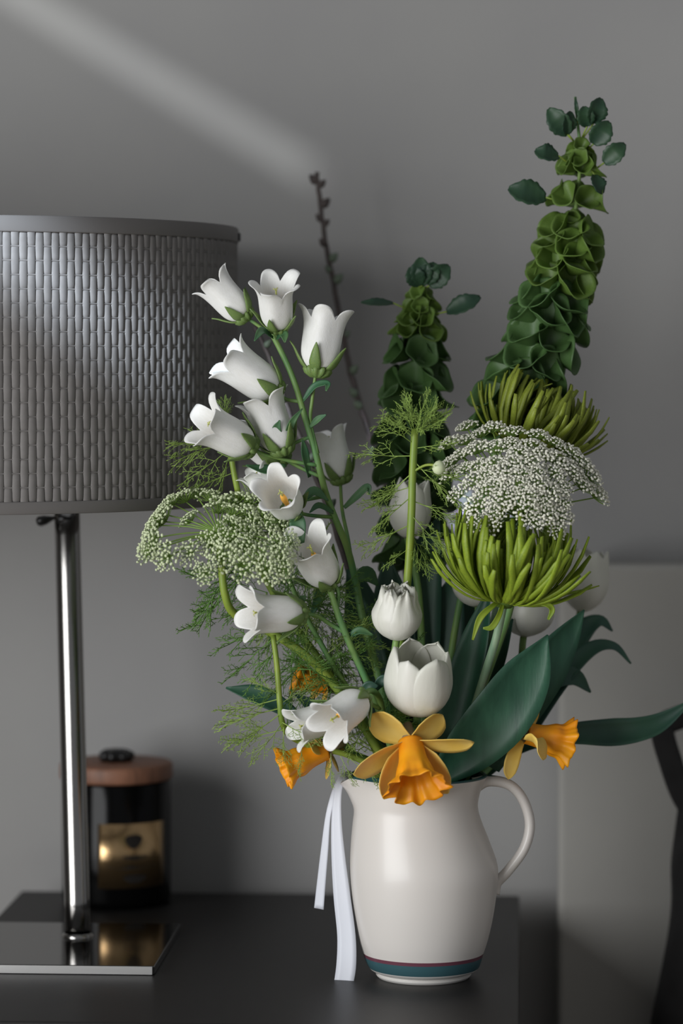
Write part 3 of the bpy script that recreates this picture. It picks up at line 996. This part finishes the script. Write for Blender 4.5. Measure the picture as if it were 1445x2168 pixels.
def mum(label, cx, cy, d, ax, R, stem_pts, mkey, rings, seed=1):
    rn = random.Random(seed)
    t_ = thing('chrysanthemum', label, 'flower', P(cx, cy, d), 'green spider chrysanthemums')
    mw = frame(P(cx, cy, d), ax, R * S, 0)
    var = [floret_mesh(seed * 10 + k, M[mkey], c) for k, c in enumerate((.25, .4, .6, .8, 1.05))]
    for (n, elev, ln, off) in rings:
        for k in range(n):
            a = (k + rn.uniform(-.3, .3)) * 2 * math.pi / n + elev
            e = math.radians(elev + rn.uniform(-6, 6))
            l_ = ln * rn.uniform(.88, 1.1)
            m2 = mw @ Matrix.Rotation(a, 4, 'Z') @ Matrix.Translation(Vector((off, 0, .06 * elev / 90))) @ Matrix.Rotation(-e, 4, 'Y') @ Matrix.Rotation(rn.uniform(-.35, .35), 4, 'X') @ Matrix.Scale(l_, 4)
            inst('floret', rn.choice(var[1:]) if elev < 45 else rn.choice(var[:3]), t_, m2)
    part('receptacle', MB().lathe([(.02, -.10), (.10, -.08), (.17, 0.0), (.15, .1), (.05, .14)], 14, mw, True, True), M['mumc'], t_)
    stem(t_, [(cx, cy + 4, d)] + stem_pts, 9, 10, M['stem_grey'])
    return t_, mw


RINGS = [(30, -8, .98, .14), (36, 0, 1.02, .14), (38, 8, 1.0, .14), (38, 18, .92, .13), (36, 30, .80, .12), (30, 50, .60, .10), (24, 65, .46, .08), (14, 80, .38, .04)]
t, mw = mum('lower lime-green spider chrysanthemum beneath the white umbel', 1066, 1272, -.055, AX(.16, -1, 4), 168, [(1050, 1350, -.05), (1025, 1430, -.04), (985, 1560, -.02), JT(920, 0)], 'mum', RINGS, 1)
for (pts, wd) in (([(1062, 1270, -.06), (1040, 1285, -.07), (1015, 1310, -.075), (1000, 1355, -.075)], [7, 11, 13, 4]), ([(1066, 1272, -.06), (1055, 1305, -.072), (1040, 1328, -.075), (1022, 1330, -.075)], [7, 11, 12, 4]),
                  ([(1100, 1275, -.06), (1150, 1278, -.07), (1168, 1290, -.07), (1160, 1312, -.07)], [7, 10, 12, 5]), ([(1120, 1265, -.05), (1190, 1258, -.05), (1240, 1248, -.045), (1268, 1240, -.04)], [7, 6, 4, 2])):
    leaf(t, pts, wd, M['mum'], (.1, -1, .3), .3, 'floret')
mum('upper olive-green spider chrysanthemum behind the white umbel', 1112, 952, .035, AX(.46, -1, 4), 176, [(1100, 1060, .03), (1060, 1250, .04), (1000, 1500, .03), JT(925, .02)], 'mum2',
    [(28, 0, .80, .24), (34, 10, .80, .24), (36, 24, .78, .24), (36, 38, .74, .23), (34, 52, .68, .22), (30, 66, .62, .18), (24, 78, .58, .14), (16, 86, .55, .06)], 2)


# --- lace umbels
def umbellet_mesh(seed, m, n):
    rn = random.Random(seed)
    mb_ = MB()
    for k in range(n):
        a = k * 2.39996
        r = math.sqrt((k + .5) / n)
        p = Vector((r * .5 * math.cos(a), r * .5 * math.sin(a), .36 - .22 * r * r + rn.uniform(-.03, .03)))
        for _ in range(2):
            mb_.ico(p + Vector((rn.uniform(-.05, .05), rn.uniform(-.05, .05), rn.uniform(-.02, .03))), rn.uniform(.034, .056), (1, 1, .8))
    return mb_.mesh('blossoms', m)


def umb_ped_mesh(seed, n):
    mb_ = MB()
    for k in range(n):
        a = k * 2.39996
        r = math.sqrt((k + .5) / n)
        p = Vector((r * .5 * math.cos(a), r * .5 * math.sin(a), .34 - .22 * r * r))
        mb_.tube([(0, 0, 0), p * .55 + Vector((0, 0, -.02)), p], [.014, .011, .010], 3, False)
    return mb_.mesh('umbellet', M['ammi_ray'])


def umbel(label, hx, hy, d, spots, size, mkey, stem_pts, seed, stemmat, upw, tow, bract=12):
    """spots: (x, y, depth) of every umbellet; rays fan out from the hub"""
    rn = random.Random(seed)
    t_ = thing('lace_flower', label, 'flower', P(hx, hy, d), 'lace flower umbels')
    nb = (34, 40, 46, 38)
    var = [umbellet_mesh(seed * 7 + k, M[mkey], q) for k, q in enumerate(nb)]
    ped = [umb_ped_mesh(k, q) for k, q in enumerate(nb)]
    hub = P(hx, hy, d)
    for k, (x, y, dd) in enumerate(spots):
        wp = P(x, y, dd)
        out = (wp - hub).normalized()
        wdir = (out * .8 + UP * upw - FW * tow).normalized()
        sz = size * rn.uniform(.8, 1.2) * S
        root = wp - wdir * sz * .3
        ub = inst('umbellet', ped[k % 4], t_, frame(root, wdir, sz, rn.uniform(0, 6)))
        sub('blossoms', var[k % 4], ub)['kind'] = 'stuff'
        mid = hub.lerp(root, .5) + UP * (upw * 14 * S)
        part('ray', MB().tube([tuple(q) for q in cr([tuple(hub), tuple(mid), tuple(root)], 3)], [2.2 * S, 1.9 * S, 1.8 * S, 1.7 * S, 1.6 * S, 1.5 * S, 1.4 * S], 5), M['ammi_ray'], t_)
    br = MB()
    for k in range(bract):
        a = k * 2 * math.pi / bract + rn.uniform(-.2, .2)
        hz = Vector((math.cos(a), math.sin(a), 0))
        q = [hub, hub + hz * 34 * S - ZZ * 8 * S, hub + hz * 66 * S + ZZ * rn.uniform(-34, -10) * S]
        br.tube(q, [2 * S, 1.6 * S, .8 * S], 4)
        for s_ in (-1, 1):
            h2 = Vector((math.cos(a + s_ * .35), math.sin(a + s_ * .35), 0))
            br.tube([q[1], hub + h2 * 56 * S - ZZ * 22 * S], [1.3 * S, .6 * S], 3)
    part('bracts', br, M['fern'], t_)
    stem(t_, [(hx, hy, d)] + stem_pts, 8, 10, stemmat)
    return t_


A1 = [(335, 1078), (358, 1055), (385, 1046), (414, 1040), (440, 1044), (476, 1056), (506, 1050), (536, 1054), (462, 1068), (500, 1076), (320, 1102), (310, 1132), (303, 1166), (334, 1092), (316, 1152), (345, 1178), (395, 1172), (442, 1150), (472, 1178), (432, 1214),
      (516, 1198), (490, 1150), (522, 1160), (552, 1140), (560, 1178), (590, 1152), (586, 1118), (552, 1108), (516, 1112), (540, 1082), (572, 1088), (604, 1182), (622, 1146), (570, 1208), (394, 1094), (500, 1104), (602, 1206), (536, 1128), (612, 1112), (480, 1128)]
umbel('green-white lace flower umbel at the left, before the lamp pole', 462, 1128, -.06, [(x, y, -.06 - (y - 1125) * S * 1.3 - (.012 if y > 1140 else 0)) for x, y in A1], 62, 'ammi_g',
      [(468, 1190, -.062), (476, 1260, -.06), (498, 1302, -.05), (560, 1332, -.04), (630, 1375, -.04), (690, 1430, -.035), (750, 1510, -.03), (815, 1620, -.02), JT(845, -.01)], 3, M['stem_light'], .35, .35)
POLY = [(945, 928), (985, 893), (1060, 884), (1135, 908), (1215, 950), (1248, 985), (1276, 1040), (1252, 1052), (1205, 1015), (1212, 1085), (1182, 1122), (1140, 1108), (1100, 1065), (1062, 1075), (1036, 1112), (1002, 1108), (978, 1055), (950, 1030), (944, 985)]


def inpoly(x, y):
    c = False
    for i in range(len(POLY)):
        (x0, y0), (x1, y1) = POLY[i - 1], POLY[i]
        if (y0 > y) != (y1 > y) and x < (x1 - x0) * (y - y0) / (y1 - y0) + x0:
            c = not c
    return c


rn = random.Random(11)
A2 = [(1002, 1106), (1034, 1106), (1182, 1118), (1272, 1040), (1240, 1020), (950, 930), (985, 896)]
for _ in range(9000):
    x, y = rn.uniform(940, 1285), rn.uniform(880, 1130)
    if inpoly(x, y) and all((x - a_) ** 2 + ((y - b_) * 1.25) ** 2 > 30 ** 2 for a_, b_ in A2):
        A2.append((x, y))
umbel('wide white lace flower umbel at the right between two green chrysanthemums', 1102, 1098, -.045,
      [(x, y, -.05 - .045 * max(-.4, 1 - ((x - 1100) / 160) ** 2 - ((y - 1075) / 150) ** 2)) for x, y in A2], 60, 'ammi_w',
      [(1098, 1180, -.03), (1075, 1300, -.01), (1010, 1480, .0), (960, 1600, 0), JT(915, 0)], 4, M['stem'], .45, .25)


# --- feathery foliage
def frond_mesh(seed, m):
    rn = random.Random(seed)
    mb_ = MB()
    bend = rn.uniform(-.3, .3)

    def rec(p, dr, ln, rad, lv):
        n = 3
        pts = [p]
        for i in range(n):
            dr = (dr + Vector((rn.uniform(-.12, .12), rn.uniform(-.12, .12), rn.uniform(-.12, .12)))).normalized()
            pts.append(pts[-1] + dr * ln / n)
        mb_.tube(pts, [rad * (1 - .15 * i) for i in range(n + 1)], 3, False)
        if lv >= 3:
            return
        k = (9, 5, 2)[lv]
        for j in range(k):
            u = (.22 + .75 * (j + .5) / k) if lv < 2 else .5 + .4 * j / k
            q = pts[min(n - 1, int(u * n))].lerp(pts[min(n, int(u * n) + 1)], u * n - int(u * n))
            sgn = 1 if j % 2 else -1
            side = dr.cross(Vector((0, 1, .2))).normalized()
            nd = (dr * .75 + side * sgn * rn.uniform(.55, .95) + Vector((0, rn.uniform(-.5, .5), 0))).normalized()
            rec(q, nd, ln * (.42 if lv == 0 else .45) * (1.15 - .5 * u), rad * .75, lv + 1)
    rec(Vector((0, 0, 0)), Vector((bend * .3, 0, 1)).normalized(), 1.0, .012, 0)
    return mb_.mesh('frond', m)


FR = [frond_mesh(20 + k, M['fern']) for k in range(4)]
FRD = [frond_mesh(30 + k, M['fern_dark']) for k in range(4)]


def frond(parent, x, y, d, dx, dy, L, tow=0, dark=False, roll=None):
    me = random.choice(FRD if dark else FR)
    inst('frond', me, parent, frame(P(x, y, d), AX(dx, dy, tow), L * 1.1 * S, random.uniform(-.6, .6) if roll is None else roll))


t = thing('feathery_stem', 'tall upright feathery green stem with crown of fine leaves before the bells of Ireland', 'foliage', P(862, 1250, -.05), 'feathery foliage stems')
stem(t, [(878, 908, -.05), (873, 1000, -.05), (870, 1100, -.05), (862, 1230, -.05), (845, 1400, -.03), (855, 1600, -.01), JT(875, 0)], 8, 10, M['stem_light'])
for k in range(16):
    a = -math.pi / 2 + (k - 7.5) * .17
    frond(t, 878 + random.uniform(-3, 3), 915 + random.uniform(-8, 14), -.05, math.cos(a), math.sin(a), random.uniform(55, 80), random.uniform(-35, 50))
for (x, y, dx, dy, L) in ((875, 940, -1, -.35, 100), (874, 965, -1, .05, 110), (874, 950, 1, -.2, 80), (873, 990, .9, .3, 90), (872, 1030, -1, .2, 95), (872, 1060, 1, .35, 100), (871, 1050, -.8, .8, 100),
                          (870, 1090, .7, .7, 110), (870, 1110, -.9, .6, 105), (868, 1130, 1, .1, 100), (866, 1160, -.6, .5, 60), (866, 1165, .6, .5, 60), (875, 975, .6, .8, 120), (873, 1000, -.6, .6, 110), (868, 1120, .3, 1, 90)):
    frond(t, x, y, -.05, dx, dy, L, random.uniform(-25, 35))
q = stem(t, [(872, 1000, -.05), (900, 985, -.055), (925, 985, -.06)], 3, 3, M['stem_light'], 'side_shoot', 6)
part('flower_bud', MB().lathe([(.05, 0), (.3, .1), (.46, .35), (.42, .65), (.25, .9), (.05, 1)], 12, frame(P(927, 1005, -.06), AX(.1, -1, 10), 30 * S), True, True), M['ammi_g'], t)

t = thing('feathery_stem', 'feathery green stem poking out left beneath the white bells, over the lampshade', 'foliage', P(500, 1040, -.03), 'feathery foliage stems')
stem(t, [(485, 930, -.02), (492, 985, -.02), (502, 1035, -.02), (520, 1120, -.01), (580, 1260, .0), (700, 1430, .0), (800, 1600, 0), JT(850, 0)], 6, 8, M['stem_light'])
for (x, y, dx, dy, L) in ((480, 925, -1, .15, 110), (482, 935, -.9, .45, 120), (486, 950, -.75, .65, 110), (488, 955, -.4, .9, 80), (478, 900, -.1, -1, 50), (474, 905, .25, -1, 55), (480, 905, -.4, -1, 50), (496, 1000, -1, .5, 80), (500, 1010, .5, .6, 70)):
    frond(t, x, y, -.02, dx, dy, L, random.uniform(-20, 20))

t = thing('feathery_stem', 'low feathery green stem drooping left above the left daffodil', 'foliage', P(595, 1500, -.06), 'feathery foliage stems')
stem(t, [(578, 1345, -.055), (586, 1410, -.06), (592, 1490, -.065), (597, 1530, -.06), (614, 1558, -.05), (660, 1580, -.04), (740, 1600, -.035), (800, 1640, -.03), JT(850, -.01)], 6, 7, M['stem_light'])
for (x, y, dx, dy, L) in ((590, 1480, -1, .3, 110), (592, 1500, -1, .1, 120), (595, 1510, -.9, .7, 105), (597, 1530, -.6, .9, 95), (600, 1545, -.9, .3, 110), (590, 1470, -.6, -.3, 70), (595, 1505, 1, .3, 80), (598, 1530, .9, .6, 90), (594, 1490, .7, -.5, 70),
                          (640, 1575, -.2, .9, 60), (700, 1595, .1, 1, 60), (720, 1600, .5, .8, 60), (740, 1605, .8, .5, 70), (600, 1540, .2, 1, 70)):
    frond(t, x, y, -.065, dx, dy, L, random.uniform(-20, 30))

t = thing('feathery_stem', 'dense feathery green tangle in the bouquet heart beneath the left umbel', 'foliage', P(720, 1480, -.02), 'feathery foliage stems')
stem(t, [(600, 1200, -.03), (640, 1290, -.03), (700, 1400, -.025), (760, 1500, -.02), (820, 1620, -.01), JT(855, 0)], 5, 8, M['stem'])
for k in range(95):
    u = random.random()
    x, y = 590 + u * 220 + random.uniform(-55, 45), 1215 + u * 340 + random.uniform(-50, 50)
    a = random.uniform(0, 6.28)
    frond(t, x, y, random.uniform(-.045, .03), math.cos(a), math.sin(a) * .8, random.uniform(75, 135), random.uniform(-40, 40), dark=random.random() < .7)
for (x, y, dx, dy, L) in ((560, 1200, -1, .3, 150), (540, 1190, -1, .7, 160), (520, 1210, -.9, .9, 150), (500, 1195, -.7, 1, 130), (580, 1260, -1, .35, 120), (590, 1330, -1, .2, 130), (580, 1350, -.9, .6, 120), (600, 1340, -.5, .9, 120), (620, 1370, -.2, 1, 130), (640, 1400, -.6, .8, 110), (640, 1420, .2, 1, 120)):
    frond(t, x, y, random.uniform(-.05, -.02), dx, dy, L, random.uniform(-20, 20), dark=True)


# --- bells of Ireland
def cup_mesh(seed, m):
    rn = random.Random(seed)
    rows = []
    na = 30
    ph = rn.uniform(0, 6)
    for r, z in ((.05, 0), (.10, .05), (.20, .18), (.31, .34), (.41, .48), (.49, .58), (.55, .62)):
        row = []
        for k in range(na):
            a = k * 2 * math.pi / na
            q = r * (1 + (.05 * math.cos(5 * a + ph) + .07 * math.cos(2 * a + ph)) * r / .5)
            row.append((q * math.cos(a), q * math.sin(a), z + .10 * (r / .55) ** 2 * math.cos(2 * a + ph * 1.7)))
        rows.append(row)
    return MB().grid(rows, True, True).mesh('calyx_cup', m)


CUPS = [cup_mesh(k, M['cup']) for k in range(4)]
CUPSD = [cup_mesh(9 + k, M['cupd']) for k in range(4)]


def bells_of_ireland(label, path, whorls, leaves, dark_from, seed):
    rn = random.Random(seed)
    q = cr(path, 8)
    t_ = thing('bells_of_ireland', label, 'flower', P(*path[-2]), 'bells of Ireland stems')
    stem(t_, path, 3, 9, M['stem'])
    for (y, n, size, spread) in whorls:
        i = min(range(len(q)), key=lambda k: abs(q[k][1] - y))
        c = P(*q[i])
        upv = (P(*q[max(0, i - 1)]) - P(*q[min(len(q) - 1, i + 1)])).normalized()
        a0 = rn.uniform(0, 6.28)
        for k in range(n):
            a = a0 + k * 2 * math.pi / n + rn.uniform(-.2, .2)
            e1 = upv.orthogonal().normalized()
            e2 = upv.cross(e1)
            rad = e1 * math.cos(a) + e2 * math.sin(a)
            ax = (rad * .85 + upv * rn.uniform(.35, .8)).normalized()
            sz = size * rn.uniform(.88, 1.12)
            org = c + rad * (spread * S) + upv * rn.uniform(-4, 4) * S
            me = rn.choice(CUPS if y < dark_from else CUPSD)
            inst('calyx_cup', me, t_, frame(org, ax, sz * S, rn.uniform(0, 6)), .02)
    for (x0, y0, x1, y1, x2, y2, wv, nr) in leaves:
        d = q[min(range(len(q)), key=lambda k: abs(q[k][1] - y0))][2]
        lf = leaf(t_, [(x1, y1, d - .01), (x1 + (x2 - x1) * .3, y1 + (y2 - y1) * .3, d - .014), (x1 + (x2 - x1) * .65, y1 + (y2 - y1) * .65, d - .016), (x2, y2, d - .012)],
                  [wv * .35, wv, wv * .95, wv * .2], M['bleaf'], nr, .35, 'leaf', 5)
        part('petiole', MB().tube([P(x0, y0, d), P(x1, y1, d - .01)], 2 * S, 5), M['stem_light'], lf)
    return t_


bells_of_ireland('tall bells of Ireland stem leaning right, rising highest of all', [(1217, 205, .07), (1222, 260, .07), (1228, 330, .07), (1220, 430, .07), (1205, 520, .07), (1180, 620, .065), (1150, 720, .06), (1110, 810, .055), (1060, 920, .05), (1010, 1100, .05), (960, 1350, .04), (930, 1600, .02), JT(915, .02)],
                 [(318, 4, 30, 8), (345, 5, 36, 10), (372, 5, 46, 12), (428, 5, 62, 14), (470, 2, 40, 6), (505, 6, 70, 16), (545, 6, 74, 18), (585, 6, 76, 20), (622, 6, 78, 22), (660, 6, 80, 22), (700, 6, 80, 24), (740, 6, 80, 24), (782, 6, 80, 24), (825, 6, 80, 24), (870, 6, 80, 24), (920, 6, 78, 22)],
                 [(1215, 300, 1203, 285, 1160, 230, 46, (-.5, -1, .3)), (1215, 300, 1200, 285, 1208, 236, 34, (.5, -1, .2)), (1210, 350, 1182, 330, 1132, 318, 42, (-.3, -1, .6)), (1200, 430, 1155, 418, 1076, 398, 56, (-.3, -1, .5)),
                  (1232, 290, 1242, 268, 1236, 225, 36, (0, -1, .2)), (1235, 290, 1255, 262, 1272, 208, 44, (.4, -1, .2)), (1240, 320, 1255, 305, 1290, 258, 46, (.4, -1, .4)), (1250, 365, 1278, 345, 1322, 304, 40, (.4, -1, .5)), (1245, 350, 1258, 370, 1276, 410, 34, (.5, -1, .2)), (1222, 262, 1222, 250, 1217, 205, 8, (0, -1, .1))], 650, 5)
bells_of_ireland('shorter bells of Ireland stem standing upright behind the feathery stem', [(888, 545, .10), (892, 620, .10), (885, 700, .10), (880, 800, .10), (880, 900, .10), (876, 1000, .09), (872, 1150, .08), (880, 1350, .06), (890, 1600, .03), JT(890, .03)],
                 [(630, 4, 34, 6), (655, 5, 42, 8), (692, 6, 52, 12), (710, 5, 56, 14), (762, 6, 68, 20), (820, 6, 74, 24), (868, 6, 74, 26), (920, 6, 76, 26), (970, 6, 76, 26), (1020, 6, 76, 26), (1075, 6, 76, 26), (1130, 6, 74, 26), (1185, 6, 70, 26)],
                 [(890, 615, 888, 605, 868, 565, 40, (-.2, -1, .3)), (890, 612, 892, 605, 890, 545, 44, (0, -1, .2)), (893, 612, 908, 605, 950, 562, 46, (.3, -1, .3)), (893, 612, 900, 600, 920, 556, 40, (.1, -1, .3)),
                  (875, 660, 832, 642, 764, 640, 26, (-.2, -1, 1.2)), (905, 668, 945, 660, 1016, 628, 42, (.3, -1, .7))], 760, 6)

# --- bare twigs
for (lab, path, r0, r1, buds, nb) in (
        ('bare dark budded twig leaning on the wall, tip highest left of centre', [(670, 365, .30), (678, 430, .30), (688, 510, .30), (706, 600, .29), (722, 690, .28), (742, 790, .26), (772, 890, .24), (805, 990, .21), (835, 1090, .17), (865, 1250, .11), (880, 1500, .04), JT(885, .03)], 5.5, 9,
         [(680, 400, 1), (676, 385, -1), (684, 440, 1), (690, 475, 1), (688, 520, -1), (712, 605, 1), (692, 580, -1), (700, 560, 1), (737, 718, 1), (752, 790, 1), (722, 835, -1), (745, 870, -1), (770, 960, -1), (800, 980, -1), (676, 470, -1)], 15),
        ('thin dark twig passing behind the tallest white bell stem', [(538, 690, .12), (560, 735, .12), (585, 800, .11), (615, 880, .10), (640, 940, .10), (680, 1040, .09), (715, 1140, .07), (760, 1290, .05), (830, 1550, .02), JT(860, .02)], 5, 7,
         [(560, 735, 1), (600, 850, -1), (650, 970, 1), (690, 1070, 1)], 4)):
    t = thing('twig', lab, 'twig', P(*path[-2]), 'bare twigs')
    stem(t, path, r0, r1, M['twig'], 'branch', 7, .0006)
    q = cr(path, 8)
    for (x, y, s_) in buds:
        i = min(range(len(q)), key=lambda k: abs(q[k][1] - y))
        o = P(*q[i])
        part('bud', MB().lathe([(.1, 0), (.32, .2), (.36, .45), (.2, .8), (.02, 1.0)], 8, frame(o, AX(s_ * .75, -.8, random.uniform(-20, 40)), random.uniform(22, 32) * S), True, True), M['bud'] if y > 540 else M['twig'], t)

# ------------------------------------------------------------------ added area lamps in place of lens flare streaks
def beam(name, a, b, da, db, wide, power, col, spread):
    pa, pb = P(a[0], a[1], da), P(b[0], b[1], db)
    mid = (pa + pb) / 2
    ln = (pb - pa).length
    to = Vector((-.62, -1.0, .42)).normalized()
    d = bpy.data.lights.new(name, 'AREA')
    d.shape = 'RECTANGLE'
    d.energy = power
    d.color = col
    d.spread = math.radians(spread)
    o = bpy.data.objects.new(name, d)
    C.objects.link(o)
    z = to
    x = (pb - pa).normalized()
    x = (x - z * x.dot(z))
    k = x.length
    x.normalize()
    d.size, d.size_y = ln * k, wide
    y = z.cross(x)
    o.matrix_world = Matrix.Translation(mid + to * 1.6) @ Matrix((x, y, z)).transposed().to_4x4()


beam('flare_streak_wall', (-150, -125), (640, 350), .44, .43, .006, .014, (.97, 1, 1), 2.2)  # added lamp, imitates the diagonal flare streak across the wall
beam('flare_streak_shade', (-100, 420), (490, 850), -.06, .02, .06, .11, (.74, .86, 1.0), 3.0)  # added cool lamp, stands in for the bluish flare over the lampshade
